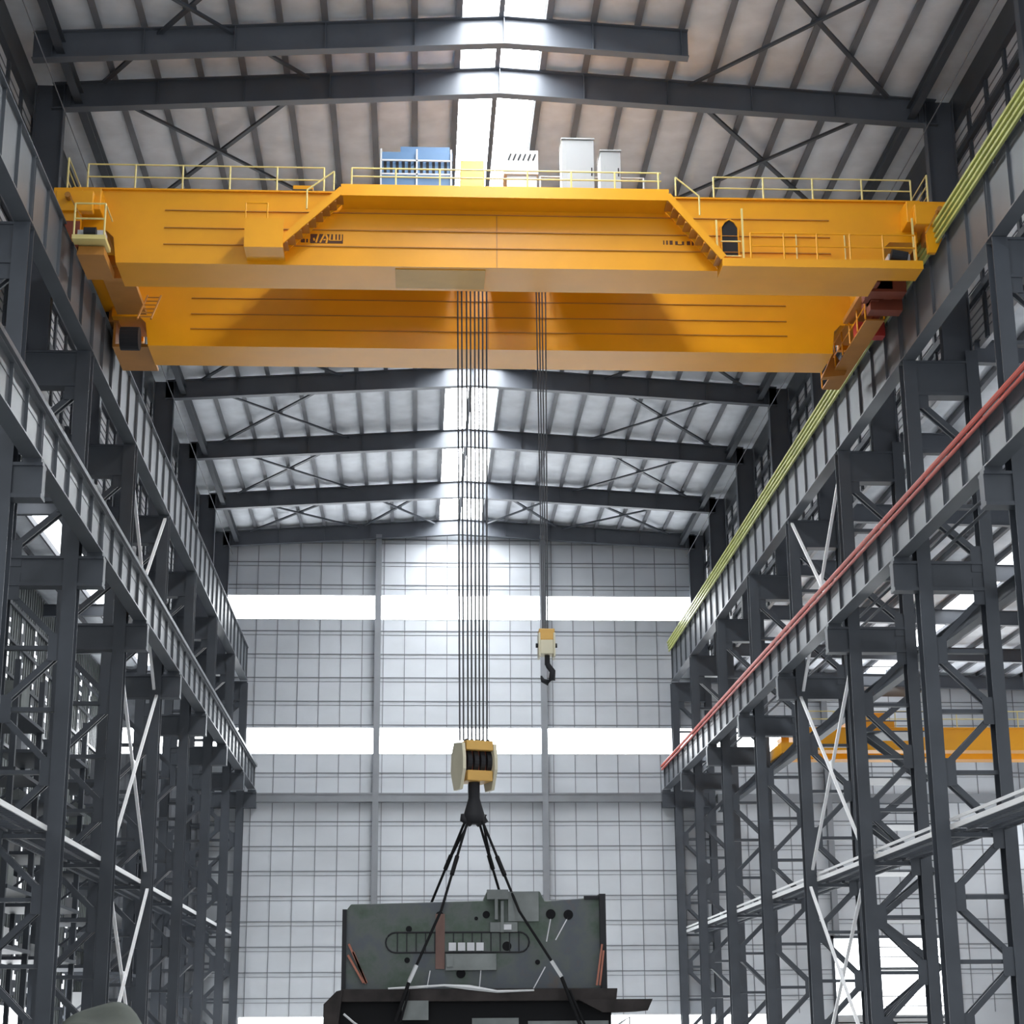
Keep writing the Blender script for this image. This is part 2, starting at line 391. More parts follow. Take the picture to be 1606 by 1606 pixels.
# ------------------------------------------------------------------ runway girders
def runway(sd, i, ya, yb, kind):
    S = lambda x: side_x(sd, x)
    if kind == 'upper': xc, z0, z1, wf = 18.05, 24.0, 26.35, .52
    else: xc, z0, z1, wf = 17.28, 16.45, 17.95, .54
    lab = '%s %s crane runway girder from the near end on the %s side' % (nth(i), kind, SN[sd])
    t = thing('runway_girder', lab, 'girder', (S(xc), (ya + yb)/2, z0), '%s runway girders' % kind)
    e = .015
    xw = xc - wf/2 + .16
    MB().box(S(xw - .012), S(xw + .012), ya + e, yb - e, z0 + .05, z1 - .05).build('web', 'girder', t)
    MB().box(S(xc - wf/2), S(xc + wf/2), ya + e, yb - e, z0, z0 + .05).build('bottom_flange', 'girder', t)
    MB().box(S(xc - wf/2), S(xc + wf/2), ya + e, yb - e, z1 - .05, z1).build('top_flange', 'girder', t)
    n = round((yb - ya) / 2.16)
    for k in range(n + 1):
        y = ya + .1 + (yb - ya - .2) * k / n
        MB().box(S(xw - .11), S(xw - .012), y - .012, y + .012, z0 + .05, z1 - .05).build('stiffener', 'girder', t)
    if kind == 'upper' and sd > 0:
        for k in range(4):
            y = ya + (yb - ya) * (k + .5) / 4
            MB().box(17.72, 17.79, y - .03, y + .03, 26.0, 26.04).box(17.72, 17.79, y - .03, y + .03, 26.04, 26.9).build('bracket', 'steel', t)
    if kind == 'lower':
        MB().box(S(xw - .03), S(xw - .012), ya + e, yb - e, z1 - .5, z1 - .46).build('web_seam', 'steel', t)
    return t
RY = [NEAR] + FR
for sd in (1, -1):
    for kind in ('upper', 'lower'):
        for i, (a, c) in enumerate(zip(RY, RY[1:])): runway(sd, i, a, c if c < 125 else 125.4, kind)
    for kind, xc, z in (('upper', 18.05, 26.35), ('lower', 17.28, 17.95)):
        X = side_x(sd, xc)
        tag(MB().box(X - .07, X + .07, NEAR, 125.3, z, z + .03).box(X - .02, X + .02, NEAR, 125.3, z + .03, z + .11).box(X - .05, X + .05, NEAR, 125.3, z + .11, z + .15)
            .build('crane_rail', 'rubber', org=(X, NEAR, z)), 'crane rail on top of the %s runway girders on the %s' % (kind, SN[sd]), 'rail')
# brackets and conductor bars
for k in range(4):
    z = 26.16 + .2 * k; x = 17.68 - .03 * k
    b = MB().box(x - .045, x + .045, NEAR, 125.2, z - .05, z + .05)
    tag(b.build('conductor_bar', 'conductor', org=(x, NEAR, z)), '%s of the four yellow-green conductor bars along the upper right runway' % ['lowest', 'second lowest', 'second highest', 'highest'][k], 'conductor bar', 'yellow-green conductor bars')
for k, (z, x) in enumerate(((17.78, 16.93), (18.0, 16.9))):
    tag(MB().tube([(x, NEAR, z), (x, 125.2, z)], .085 if k else .06, 8).build('conductor_bar', 'redbar', org=(x, NEAR, z)),
        '%s red conductor bar along the lower right runway girder' % ('thinner lower' if k == 0 else 'thicker upper'), 'conductor bar', 'red conductor bars')
tag(MB().box(side_x(-1, 16.97) - .06, side_x(-1, 16.97) + .06, NEAR, 125.2, 17.96, 18.12).build('cable_tray', 'steel', org=(side_x(-1, 16.97), NEAR, 18)),
    'dark cable tray along the top of the lower left runway girder', 'cable tray')
for k in range(2):
    x = 18.75 + .3 * k; z = 17.1 - .2 * k
    tag(MB().tube([(x, NEAR, z), (x, 125.2, z)], .06, 6).build('service_pipe', 'steel', org=(x, NEAR, z)),
        '%s dark service pipe behind the lower right runway girder' % ('upper' if k == 0 else 'lower'), 'pipe', 'service pipes')

# ------------------------------------------------------------------ walkways between the legs and wall X braces
for sd in (1, -1):
    S = lambda x: side_x(sd, x)
    for i, (a, c) in enumerate(zip(RY, RY[1:])):
        t = thing('walkway_platform', '%s grated walkway platform from the near end on the %s side' % (nth(i), SN[sd]), 'walkway', (S(19.3), (a + c)/2, 6.8), 'walkway platforms')
        ya, yb = a + .32, c - .32
        g = MB(); y = ya + .1
        while y < yb - .05:
            g.box(S(18.4), S(20.2), y - .03, y + .03, 6.80, 6.88); y += .45
        g.box(S(18.85), S(18.95), ya, yb, 6.72, 6.80); g.box(S(19.6), S(19.7), ya, yb, 6.72, 6.80)
        g.build('grating', 'steel', t)
        MB().box(S(18.30), S(18.36), ya, yb, 6.76, 6.93).build('edge_channel', 'edge', t)
        if sd > 0: MB().box(S(18.30), S(18.36), ya, yb, 7.04, 7.14).build('toe_rail', 'edge', t)
        MB().box(S(20.2), S(20.26), ya, yb, 6.76, 6.93).build('edge_channel', 'steel', t)
    for nm, z0, z1 in (('upper', 15.6, 23.8), ('middle', 7.3, 15.3), ('lower', FL + .1, 6.5)):
        t = thing('wall_brace', '%s pale X brace between the third and fourth columns on the %s' % (nm, SN[sd]), 'brace', (S(18.05), 78.6, z0), 'pale X braces between columns')
        ya, yb = FR[2] + .32, FR[3] - .32
        MB().bar((S(18.0), ya, z0), (S(18.0), yb, z1), .09, .13, up=(1, 0, 0)).build('brace_rod', 'brace', t)
        MB().bar((S(18.13), yb, z0), (S(18.13), ya, z1), .09, .13, up=(1, 0, 0)).build('brace_rod', 'brace', t)
        MB().box(S(18.05), S(18.08), 78.35, 78.85, (z0 + z1)/2 - .25, (z0 + z1)/2 + .25).build('gusset_plate', 'brace', t)

# ------------------------------------------------------------------ side aisles
def aroof(x): return 25.3 - .02 * (x - 20.9)
def aisle_sheets(xs, zf, sky_span, name):
    b = MB()
    for a, c in zip(xs, xs[1:]):
        if sky_span[0] - .01 <= (a + c)/2 <= sky_span[1] + .01: continue
        s_ = sheet(a, c, NEAR - 1, WALL_Y + .2, 6, zf, .22); b.add(s_.v, s_.f)
    struct(b.build(name, 'insul', smooth=True))
    wn[0] += 1
    o = MB().box(sky_span[0], sky_span[1], NEAR - 1, WALL_Y, zf(sky_span[0]) + .05, zf(sky_span[0]) + .1).build('window_%d' % wn[0], 'asky'); struct(o)
xsR = [21.05 + 1.5 * k for k in range(8)] + [33.6 + 1.6 * k for k in range(8)]
aisle_sheets(xsR, aroof, (31.55, 33.6), 'ceiling_aisle_right')
xsL = [-22.2, -20.8, -19.4, -17.9, -16.4, -15.15]
aisle_sheets(xsL, lambda x: 25.3 + .02 * (x + 15), (-19.4, -17.9), 'ceiling_aisle_left')
for k, x in enumerate(xsR[1:-1]):
    if abs(x - 32.6) < .5: continue
    z = aroof(x)
    tag(MB().box(x - .05, x + .05, NEAR, WALL_Y - .05, z - .34, z - .02).box(x - .1, x + .1, NEAR, WALL_Y - .05, z - .36, z - .34).build('aisle_purlin', 'purlin', org=(x, NEAR, z)),
        'purlin %s from the columns under the right side aisle roof' % (ORD + ['thirteenth', 'fourteenth'])[k], 'purlin', 'purlins of the right aisle')
for k, x in enumerate(xsL[1:-1]):
    z = 25.3 + .02 * (x + 15)
    tag(MB().box(x - .05, x + .05, NEAR, WALL_Y - .05, z - .34, z - .02).build('aisle_purlin', 'purlin', org=(x, NEAR, z)),
        '%s purlin from the outer wall under the left side aisle roof' % nth(k), 'purlin', 'purlins of the left aisle')
for i, y in enumerate(FR):
    z = aroof(20.9) - .36
    t = tag(MB().ibeam((20.65, y, z - .5), (44.6, y, z - .5 - .47), .9, .35, .03, .03).build('aisle_rafter', 'rafter', org=(32, y, z)),
        '%s dark rafter from the near end over the right side aisle' % nth(i), 'rafter', 'rafters of the right aisle')
    t = tag(MB().ibeam((-14.75, y, 24.45), (-22.1, y, 24.35), .7, .35, .03, .03).build('aisle_rafter', 'rafter', org=(-18, y, 24)),
        '%s dark rafter from the near end over the left side aisle' % nth(i), 'rafter', 'rafters of the left aisle')
# outer walls of the aisles
X = 44.8
b = MB().box(X, X + .2, NEAR - 1, WALL_Y, FL, 12).box(X, X + .2, NEAR - 1, WALL_Y, 14, 25.2)
for z in (3, 6, 9, 17, 20, 23): b.box(X - .15, X, NEAR, WALL_Y, z - .1, z + .1, 1)
struct(b.build('wall_aisle_right', ['wall', 'purlin']))
wn[0] += 1
struct(MB().box(X + .05, X + .1, NEAR - 1, WALL_Y, 12, 14).build('window_%d' % wn[0], 'win'))  # unseen glowing strip, added to bring side light into the right aisle
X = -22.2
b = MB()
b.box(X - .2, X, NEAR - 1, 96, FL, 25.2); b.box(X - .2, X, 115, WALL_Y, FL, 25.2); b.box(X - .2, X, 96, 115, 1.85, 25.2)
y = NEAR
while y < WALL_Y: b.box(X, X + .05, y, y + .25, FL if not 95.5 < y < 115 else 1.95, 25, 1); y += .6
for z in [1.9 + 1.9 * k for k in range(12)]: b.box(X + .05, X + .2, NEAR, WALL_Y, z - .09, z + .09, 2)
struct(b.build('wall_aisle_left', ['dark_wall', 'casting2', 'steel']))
d = MB().box(X - .1, X + .1, 95.8, 96, FL, 1.85).box(X - .1, X + .1, 115, 115.2, FL, 1.85).box(X - .1, X + .1, 95.8, 115.2, 1.85, 2.0)
door2 = struct(d.build('door_2', 'steel'))
MB().box(X - .1, X - .06, 96, 115, FL, 1.85).build('door_glazing', 'win', door2)
# slim window columns of small panes in the left aisle wall
for y in [64.5 + 3.6 * k for k in range(17)]:
    wn[0] += 1
    f = MB().box(X + .05, X + .1, y - .5, y + .5, 2.4 if 95 < y < 116 else -0.6, 23.4)
    o = struct(f.build('window_%d' % wn[0], 'steel'))
    p = MB(); z = 2.6 if 95 < y < 116 else 0.0
    while z < 23:
        for yy in (-.32, .12):
            if random.random() < .6: p.box(X + .1, X + .12, y + yy, y + yy + .26, z, z + random.choice((.2, .3, .55)))
        z += .62
    p.build('window_pane', 'dim', o)
# steel side frames standing in the left aisle
for i, y in enumerate((68.0, 79.0, 90.0, 100.5, 111.0)):
    t = thing('storage_rack', '%s tall dark storage rack from the near end in the left side aisle' % nth(i), 'rack', (-18.3, y, FL), 'storage racks')
    for dx in (-19.9, -16.9):
        for dy in (-2.6, 2.6):
            MB().box(dx - .12, dx + .12, y + dy - .12, y + dy + .12, FL, 15.5).build('upright', 'steel', t)
    for z in [1.2 + 2.4 * k for k in range(0 if i in (0, 4) else 1, 6)]:
        MB().box(-20.1, -16.7, y - 2.7, y + 2.7, z, z + .16).build('shelf', 'steel', t)
    for k in range(0 if i in (0, 4) else 1, 5):
        MB().bar((-19.9, y - 2.6, 1.3 + 2.4 * k), (-16.9, y - 2.6, 3.6 + 2.4 * k), .12, .1).build('diagonal', 'steel', t)
    n = 0
    for z in [1.36 + 2.4 * k for k in range(6)]:
        for q in range(3):
            if random.random() < .62:
                w = random.uniform(.5, .8); h = random.uniform(.5, 1.5)
                xx = -19.4 + q * 1.1
                if z < 2 and i in (1, 2, 3): continue
                tag(MB().box(xx - w/2, xx + w/2, y - w - 1.2, y + w - 1.2, z, z + h).build('crate', random.choice(['dark_wall', 'casting2', 'white', 'clere', 'purlin']), org=(xx, y, z)),
                    'crate stored on the %s shelf of the %s storage rack in the left aisle' % (nth(int(round((z - 1.36)/2.4))).replace('nearest', 'lowest'), nth(i)), 'crate', 'crates on rack %s shelf %s' % (nth(i), nth(int(round((z - 1.36)/2.4)))))
# tarpaulin heap at the foot of the left columns
b = MB(); n, m_ = 20, 14; vs = []
for i in range(n + 1):
    for j in range(m_ + 1):
        u, v = i / n, j / m_
        h = (math.sin(math.pi * u) ** .6) * (math.sin(math.pi * v) ** .6) * 3.3 * (1 + .12 * math.sin(7*u + 3*v) + .08 * math.sin(13*v))
        vs.append((-13.4 + 4.2 * u, 66.0 + 4.0 * v, FL + h * .9))
b.add(vs, [(i*(m_+1) + j, (i+1)*(m_+1) + j, (i+1)*(m_+1) + j + 1, i*(m_+1) + j + 1) for i in range(n) for j in range(m_)])
tag(b.build('tarpaulin_heap', 'tarp', org=(-11.3, 68, FL), smooth=True), 'grey-green tarpaulin draped over a heap at the foot of the left columns', 'tarpaulin')
# yellow crane working in the right aisle
t = thing('aisle_crane', 'distant yellow overhead crane in the right side aisle, seen between the columns', 'crane', (32, 104, 16), None)
for y in (103.0, 106.5):
    MB().box(21.6, 44.0, y, y + 1.3, 15.75, 17.0).box(21.6, 44.0, y - .1, y + 1.4, 17.0, 17.06).build('bridge_girder', 'yellow', t)
MB().box(20.75, 21.8, 102.4, 108.4, 15.5, 16.1).build('end_carriage', 'yellow', t); MB().box(43.4, 44.4, 102.4, 108.4, 15.5, 16.1).build('end_carriage', 'yellow', t)
MB().box(24.8, 27.6, 103.2, 107.6, 17.1, 17.5).box(25.2, 26.3, 103.6, 105.2, 17.5, 18.4).box(26.5, 27.3, 104, 107, 17.5, 18.1).build('trolley', 'yellow', t)
h = MB()
for x in [22.2 + 1.8 * k for k in range(12)]: h.tube([(x, 102.95, 17.05), (x, 102.95, 18.0)], .03, 6)
for z in (17.55, 18.0): h.tube([(22.2, 102.95, z), (42, 102.95, z)], .03, 6)
h.build('handrail', 'cream', t)
for x, lab in ((21.05, 'inner'), (44.0, 'outer')):
    tag(MB().ibeam((x, NEAR, 15.2), (x, WALL_Y - .6, 15.2), .55, .4, .04, .03).build('runway_beam', 'steel', org=(x, NEAR, 14.3)),
        '%s runway beam carrying the distant yellow crane in the right aisle' % lab, 'girder')
# stair tower in the right aisle
t = thing('stair_tower', 'dark steel stair tower standing in the right side aisle near the far wall', 'stair tower', (26, 99, FL))
for x in (24.2, 28.0):
    for y in (97, 100): MB().box(x - .1, x + .1, y - .1, y + .1, FL, 19.0).build('post', 'steel', t)
for k in range(8):
    z = FL + 2.5 * (k + 1)
    MB().box(24.2, 28.0, 97, 100, z - .08, z).box(24.2, 28, 96.95, 97, z + .5, z + .55).box(24.2, 28, 96.95, 97, z + 1.0, z + 1.05).build('landing', 'steel', t)
    a, c = (24.5, 27.7) if k % 2 else (27.7, 24.5)
    MB().bar((a, 97.6, z - 2.5), (c, 97.6, z), .12, .3).bar((a, 98.6, z - 2.5), (c, 98.6, z), .12, .3).build('stair_flight', 'steel', t)
hoist = thing('hanging_hoist', 'small yellow hoist hanging under the right aisle roof at the right edge of the picture', 'hoist', (28.0, 77.3, 25.0))
MB().box(27.35, 28.5, 77.0, 77.6, 24.05, 24.75).build('hoist_body', 'conductor', hoist, bevel=.03)
MB().box(27.2, 27.4, 77.1, 77.5, 24.2, 24.6).build('end_cap', 'dark', hoist)
MB().box(27.7, 27.8, 77.25, 77.35, 24.75, 25.12).box(28.1, 28.2, 77.25, 77.35, 24.75, 25.12).build('hanger', 'steel', hoist)

# ------------------------------------------------------------------ the overhead crane
GX0, GX1 = -12.05, 17.55
GZ0, GZ1 = 25.37, 28.05
cr = thing('overhead_crane', 'large yellow double-girder overhead crane spanning the hall', 'crane', (CX, 62.3, 26.5))
def girder(y0, y1, front):
    b = MB()
    # box girder with the bottom cut up at both ends
    poly = [(GX0 + .25, GZ1), (GX0 + .25, 26.55), (-10.75, 26.55), (-10.5, 26.3), (-10.38, GZ0), (15.95, GZ0), (16.05, 26.3), (16.3, 26.55), (GX1 - .25, 26.55), (GX1 - .25, GZ1)]
    b.prism(poly, y0, y1)
    b.box(GX0 + .1, GX1 - .1, y0 - .1, y1 + .1, GZ1, GZ1 + .06)
    g = b.build('bridge_girder', 'yellow', cr)
    MB().box(GX0 + .2, GX1 - .2, y0 + .02, y1 - .02, GZ1 + .06, GZ1 + .075).build('bounce_stop_plate', 'dark', g)  # unseen dark plate, added to stop yellow bounce onto the roof
    for k, z in enumerate((27.33, 26.68, 26.07)):
        MB().box(-8.8, 14.2, y0 - .05, y0, z - .014, z + .014).build('stiffener_seam', 'ochre', g)
    MB().box(2.57, 2.60, y0 - .012, y0, GZ0 + .02, 27.3).build('splice_seam', 'ochre', g)
    return g
gf = girder(57.4, 59.45, True); gb = girder(65.1, 67.2, False)
# bottom splice plates
MB().box(-.9, 2.2, 57.6, 59.2, GZ0 - .03, GZ0).build('splice_plate', 'block', gf)
# end carriages with wheels
for sd in (-1, 1):
    S = lambda x: side_x(sd, x)
    e = MB().box(S(16.75), S(18.35), 56.6, 68.2, 26.95, 27.75).box(S(16.95), S(18.2), 56.3, 56.6, 26.75, 27.5).box(S(16.95), S(18.2), 68.2, 68.5, 26.75, 27.5)
    ec = e.build('end_carriage', 'yellow', cr, bevel=.03)
    for y in (57.3, 58.9, 65.9, 67.5):
        MB().cyl((S(17.9), y, 26.8), (S(18.2), y, 26.8), .29, 20).build('wheel', 'dark', ec)
        MB().box(S(17.5), S(17.88), y - .4, y + .4, 26.5, 26.95).build('wheel_box', 'ochre', ec)
    # hanging bogie plates seen from below
    MB().box(S(16.3), S(17.4), 60.0, 64.6, 26.42, 26.6).box(S(16.2), S(17.1), 60.2, 60.5, 26.0, 26.95).build('carriage_plate', 'ochre', cr)
    # end plate by the front girder
    x0, x1 = S(18.15) if sd > 0 else S(18.2), S(17.35)
    p = [(S(18.1), 27.55), (S(17.35), 27.6), (S(17.35), 25.75), (S(17.62), 25.75), (S(18.1), 26.75)]
    MB().prism(p, 56.45, 56.62).build('end_plate', 'yellow', cr)
    if sd < 0: MB().prism([(S(17.95), 26.42), (S(17.36), 26.42), (S(17.36), 25.3)], 56.40, 56.45).build('bumper_plate', 'rust', cr)
    MB().cyl((S(17.75), 56.0, 27.2), (S(17.75), 56.45, 27.2), .1, 12).bar((S(17.7), 56.1, 27.2), (S(17.2), 56.1, 26.3), .05, .05).build('buffer', 'ochre', cr)
# left end cage with drive
c = MB()
c.box(-11.6, -10.5, 55.9, 57.0, 25.55, 25.7)
for x in (-11.55, -10.55): c.tube([(x, 55.95, 25.7), (x, 55.95, 26.85)], .035, 6)
for z in (26.3, 26.85): c.tube([(-11.55, 55.95, z), (-10.55, 55.95, z)], .03, 6)
c.tube([(-10.55, 55.95, 26.85), (-10.55, 57.3, 26.85)], .03, 6)
c.build('end_cage', 'cream', cr)
MB().box(-11.5, -10.6, 56.3, 56.8, 25.7, 26.05).build('drive_gearbox', 'white', cr)
MB().cyl((-11.25, 56.15, 25.9), (-10.85, 56.15, 25.9), .17, 14).build('drive_motor', 'dark', cr)
MB().box(-11.5, -10.6, 56.4, 58.5, 25.2, 25.5).build('cage_hanger', 'ochre', cr)
# upper front platform and its stairs
u = MB().box(-2.75, 8.45, 56.36, 57.4, 27.5, 27.56).box(-2.75, 8.45, 56.3, 56.36, 27.48, 27.9)
u.build('upper_platform', 'yellow', cr)
MB().box(-2.7, 8.4, 56.36, 57.38, 27.56, 27.575).build('bounce_stop_plate', 'dark', cr)  # unseen dark cover, added against yellow bounce off the platform top
def stair(xa, za, xb, zb):
    b = MB()
    b.bar((xa, 56.33, za), (xb, 56.33, zb), .06, .24, up=(0, 0, 1)); b.bar((xa, 57.1, za), (xb, 57.1, zb), .06, .24, up=(0, 0, 1))
    s_ = b.build('stair', 'yellow', cr)
    n = 9
    for k in range(n):
        f = (k + .5) / n; x = xa + (xb - xa) * f; z = za + (zb - za) * f
        MB().box(x - .13, x + .13, 56.36, 57.07, z - .12, z - .07).build('tread', 'ochre', s_)
stair(-2.7, 27.72, -4.75, 25.75); stair(8.4, 27.68, 10.25, 25.4)
# left landing box
l = MB().box(-5.95, -4.65, 56.24, 57.4, 25.5, 25.6).box(-5.95, -4.65, 56.2, 56.24, 25.48, 26.55).box(-5.95, -5.91, 56.24, 57.4, 25.6, 26.55)
l.build('landing_box', 'yellow', cr)
lr = MB()
for x in (-5.93, -5.2): lr.tube([(x, 56.22, 26.55), (x, 56.22, 27.1)], .03, 6)
lr.tube([(-5.93, 56.22, 27.1), (-5.2, 56.22, 27.1)], .03, 6); lr.build('landing_rail', 'yellow', cr)
# right lower platform with handrail, hatch and drive
MB().box(10.26, 17.1, 56.36, 57.4, 25.1, 25.16).box(10.2, 17.1, 56.3, 56.36, 25.08, 25.38).box(10.2, 10.26, 56.36, 57.4, 25.09, 25.38).build('lower_platform', 'yellow', cr)
def handrail(pts, h, name, posts=None, m='cream', rails=(.5, 1.0), parent=None):
    b = MB()
    for p in (posts or pts): b.tube([p, (p[0], p[1], p[2] + h)], .035, 6)
    for r in rails: b.tube([(p[0], p[1], p[2] + h * r) for p in pts], .028, 6)
    return b.build(name, m, parent or cr)
handrail([(11.2, 56.34, 25.38), (16.9, 56.34, 25.38)], .95, 'handrail', [(11.2 + 1.14 * k, 56.34, 25.38) for k in range(6)], 'yellow')
hb = MB(); hp = [(10.38, 25.9), (10.98, 25.9), (10.98, 27.0), (10.85, 27.2), (10.68, 27.3), (10.51, 27.2), (10.38, 27.0)]
hb.prism(hp, 57.37, 57.41); hb.build('hatch_shade', 'dark', gf)  # dark sheet painted as the shaded girder interior behind the opening
fr = MB()
for (a, b1), (c1, d1) in zip(hp, hp[1:] + hp[:1]): fr.bar((a, 57.36, b1), (c1, 57.36, d1), .05, .08, up=(0, 1, 0))
fr.build('hatch_frame', 'yellow', gf)
MB().bar((11.05, 56.9, 25.4), (11.05, 56.9, 27.5), .06, .06).bar((10.2, 57.2, 25.4), (10.2, 57.2, 27.2), .06, .06).build('hatch_post', 'cream', cr)
MB().box(10.3, 11.0, 57.0, 57.05, 26.3, 26.34).box(10.3, 11.0, 57.0, 57.05, 25.75, 25.79).build('hatch_bars', 'cream', cr)
MB().box(16.0, 16.75, 56.6, 57.1, 25.4, 25.75).build('drive_gearbox', 'white', cr)
MB().cyl((16.05, 56.45, 25.65), (16.6, 56.45, 25.55), .2, 14).build('drive_motor', 'dark', cr)
MB().bar((16.85, 56.4, 25.4), (16.85, 56.4, 27.0), .06, .06).bar((14.7, 57.35, 25.4), (14.7, 57.35, 26.8), .04, .04).bar((13.0, 57.35, 25.4), (13.0, 57.35, 26.8), .04, .04).build('platform_post', 'cream', cr)
# name plates with blurred dark lettering
def LX(u): return -4.14 + (u - 300) / 1160 * 1.44
def LZ(v): return 26.53 - (v - 230) / 260 * .34
MB().box(LX(560), LX(1460), 57.385, 57.4, LZ(490), LZ(230)).box(LX(300), LX(560), 57.385, 57.4, LZ(470), LZ(372)).build('name_plate', 'label', gf)
st_ = MB()
for (u0, v0), (u1, v1), w_ in (((785, 232), (720, 475), 46), ((945, 240), (830, 475), 46), ((985, 240), (1035, 350), 50), ((1035, 345), (1000, 488), 50), ((1112, 236), (1092, 405), 46),
        ((1215, 236), (1215, 405), 64), ((1315, 236), (1315, 410), 46), ((1405, 236), (1405, 410), 44), ((1085, 405), (1420, 405), 22), ((525, 230), (525, 484), 50), ((428, 372), (428, 484), 30), ((655, 345), (672, 420), 46), ((920, 395), (985, 385), 36)):
    st_.bar((LX(u0), 57.38, LZ(v0)), (LX(u1), 57.38, LZ(v1)), w_ / 1160 * 1.44, .012, up=(0, 1, 0))
st_.build('lettering', 'yellow', gf)
def RX(u): return 8.35 + (1030 + u / 20.07 - 1040) * .0223
def RZ(v): return 26.42 - (365 + v / 20.07 - 381) * .0235
b = MB()
for u0, u1, v0, v1 in ((205, 240, 265, 395), (300, 350, 265, 395), (405, 500, 265, 395), (580, 660, 285, 400), (660, 790, 380, 405), (790, 860, 290, 398), (945, 1050, 280, 400), (1100, 1160, 280, 410)):
    b.box(RX(u0), RX(u1), 57.385, 57.4, RZ(v1), RZ(v0))
b.bar((RX(1150), 57.39, RZ(290)), (RX(1230), 57.39, RZ(360)), .03, .015, up=(0, 1, 0))
b.build('lettering', 'label', gf)
# top handrails
zt = GZ1 + .06
handrail([(-11.5, 57.45, zt), (-3.4, 57.45, zt)], .95, 'handrail', [(-11.5 + 1.62 * k, 57.45, zt) for k in range(6)])
handrail([(10.2, 57.45, zt), (17.2, 57.45, zt)], .85, 'handrail', [(10.2 + 1.75 * k, 57.45, zt) for k in range(5)])
handrail([(-12.15, 57.3, 27.8), (-12.15, 67.8, 27.8)], 1.4, 'handrail', [(-12.15, 57.3 + 2.1 * k, 27.8) for k in range(6)], rails=(.4, .7, 1.0))
handrail([(17.75, 57.3, 27.8), (17.75, 67.8, 27.8)], 1.3, 'handrail', [(17.75, 57.3 + 2.1 * k, 27.8) for k in range(6)], rails=(.4, .7, 1.0))
handrail([(-12.1, 67.1, zt), (17.3, 67.1, zt)], 1.0, 'handrail', [(-12.1 + 2.1 * k, 67.1, zt) for k in range(15)])
handrail([(-2.4, 56.35, 27.9), (8.2, 56.35, 27.9)], .62, 'handrail', [(-2.4 + 1.5 * k, 56.35, 27.9) for k in range(8)])
for xa, xb in ((-3.0, -3.9), (8.7, 9.5)):
    MB().tube([(xa, 56.4, 28.4), (xb, 56.4, 27.7)], .03, 6).tube([(xa, 56.4, 27.7), (xa, 56.4, 28.4)], .03, 6).tube([(xb, 56.4, 27.0), (xb, 56.4, 27.7)], .03, 6).build('stair_rail', 'cream', cr)
# maintenance gangway on the right beyond the back girder and the red box
MB().box(16.5, 17.2, 62.0, 69.5, 25.5, 25.56).build('service_floor', 'ochre', cr)
for xx in (16.5, 17.2): handrail([(xx, 62.0, 25.56), (xx, 69.5, 25.56)], 1.0, 'handrail', [(xx, 62.0 + 1.25 * k, 25.56) for k in range(7)], 'yellow')
MB().box(16.2, 17.6, 60.2, 60.9, 25.9, 27.3).box(16.5, 17.7, 61.2, 61.8, 25.6, 26.9).box(16.3, 16.5, 59.6, 61.6, 26.0, 27.0).box(16.5, 16.8, 61, 62.5, 25.9, 27).box(17.0, 17.3, 61, 64, 26.0, 26.8).build('wheel_drive', 'rust', cr)
MB().box(16.55, 17.65, 63.6, 64.1, 25.55, 26.1).build('limit_box', 'red', cr)
MB().prism([(16.0, 25.2), (16.9, 25.3), (17.0, 25.5), (16.5, 26.3)], 67.25, 67.6).build('cable_arm', 'ochre', cr)
MB().box(-11.8, -10.4, 65.6, 68.2, 25.5, 25.62).box(-11.8, -11.7, 65.6, 68.2, 25.62, 26.5).build('cable_arm', 'ochre', cr)
MB().cyl((-11.3, 64.5, 25.4), (-10.6, 64.5, 25.4), .45, 18).build('cable_reel', 'dark', cr)
lad = MB()
for x in (-10.4, -9.9): lad.tube([(x, 62.5, 25.4), (x, 64.6, 27.2)], .04, 6)
for k in range(6): lad.tube([(-10.4, 62.7 + .35*k, 25.57 + .3*k), (-9.9, 62.7 + .35*k, 25.57 + .3*k)], .025, 6)
lad.build('access_ladder', 'ochre', cr)

# trolley on the bridge
tr = thing('crane_trolley', 'hoist trolley with blue motor house on top of the yellow crane', 'trolley', (1.9, 62.3, 28.3))
f = MB()
f.box(-4.6, 8.2, 59.7, 60.5, 28.45, 29.0).box(-4.6, 8.2, 64.2, 64.9, 28.45, 29.0).box(-4.6, -3.9, 60.5, 64.2, 28.45, 29.0).box(7.5, 8.2, 60.5, 64.2, 28.45, 29.0)
f.box(-4.6, 1.2, 60.5, 64.2, 28.6, 28.7).box(2.6, 4.1, 60.5, 64.2, 28.6, 28.7).box(4.8, 8.2, 60.5, 64.2, 28.6, 28.7)
f.build('trolley_frame', 'ochre', tr)
for x in (-4.2, 7.9):
    for y in (58.6, 66.1):
        MB().cyl((x - .35, y, 28.45), (x + .35, y, 28.45), .32, 18).build('wheel', 'dark', tr)
        MB().box(x - .35, x + .35, min(y, 62.3 + (y - 62.3)*.6), max(y, 62.3 + (y - 62.3)*.6), 28.62, 28.95).build('axle_box', 'yellow', tr)
mh = MB().box(-1.5, 1.1, 60.2, 62.8, 29.0, 31.15).box(-.8, 1.0, 60.3, 62.7, 31.15, 31.42).build('motor_house', 'blue', tr)
ml = MB()
for x in [-1.4 + .22 * k for k in range(12)]: ml.box(x, x + .1, 60.17, 60.2, 30.3, 30.8)
ml.build('louvre', 'dark', mh)
fr = MB()
for x in (-1.5, -.2, 1.05): fr.box(x - .03, x + .03, 60.05, 60.1, 29.0, 31.2)
for z in (30.2, 30.75): fr.box(-1.5, 1.05, 60.05, 60.1, z - .03, z + .03)
fr.build('guard_rail', 'white', mh)
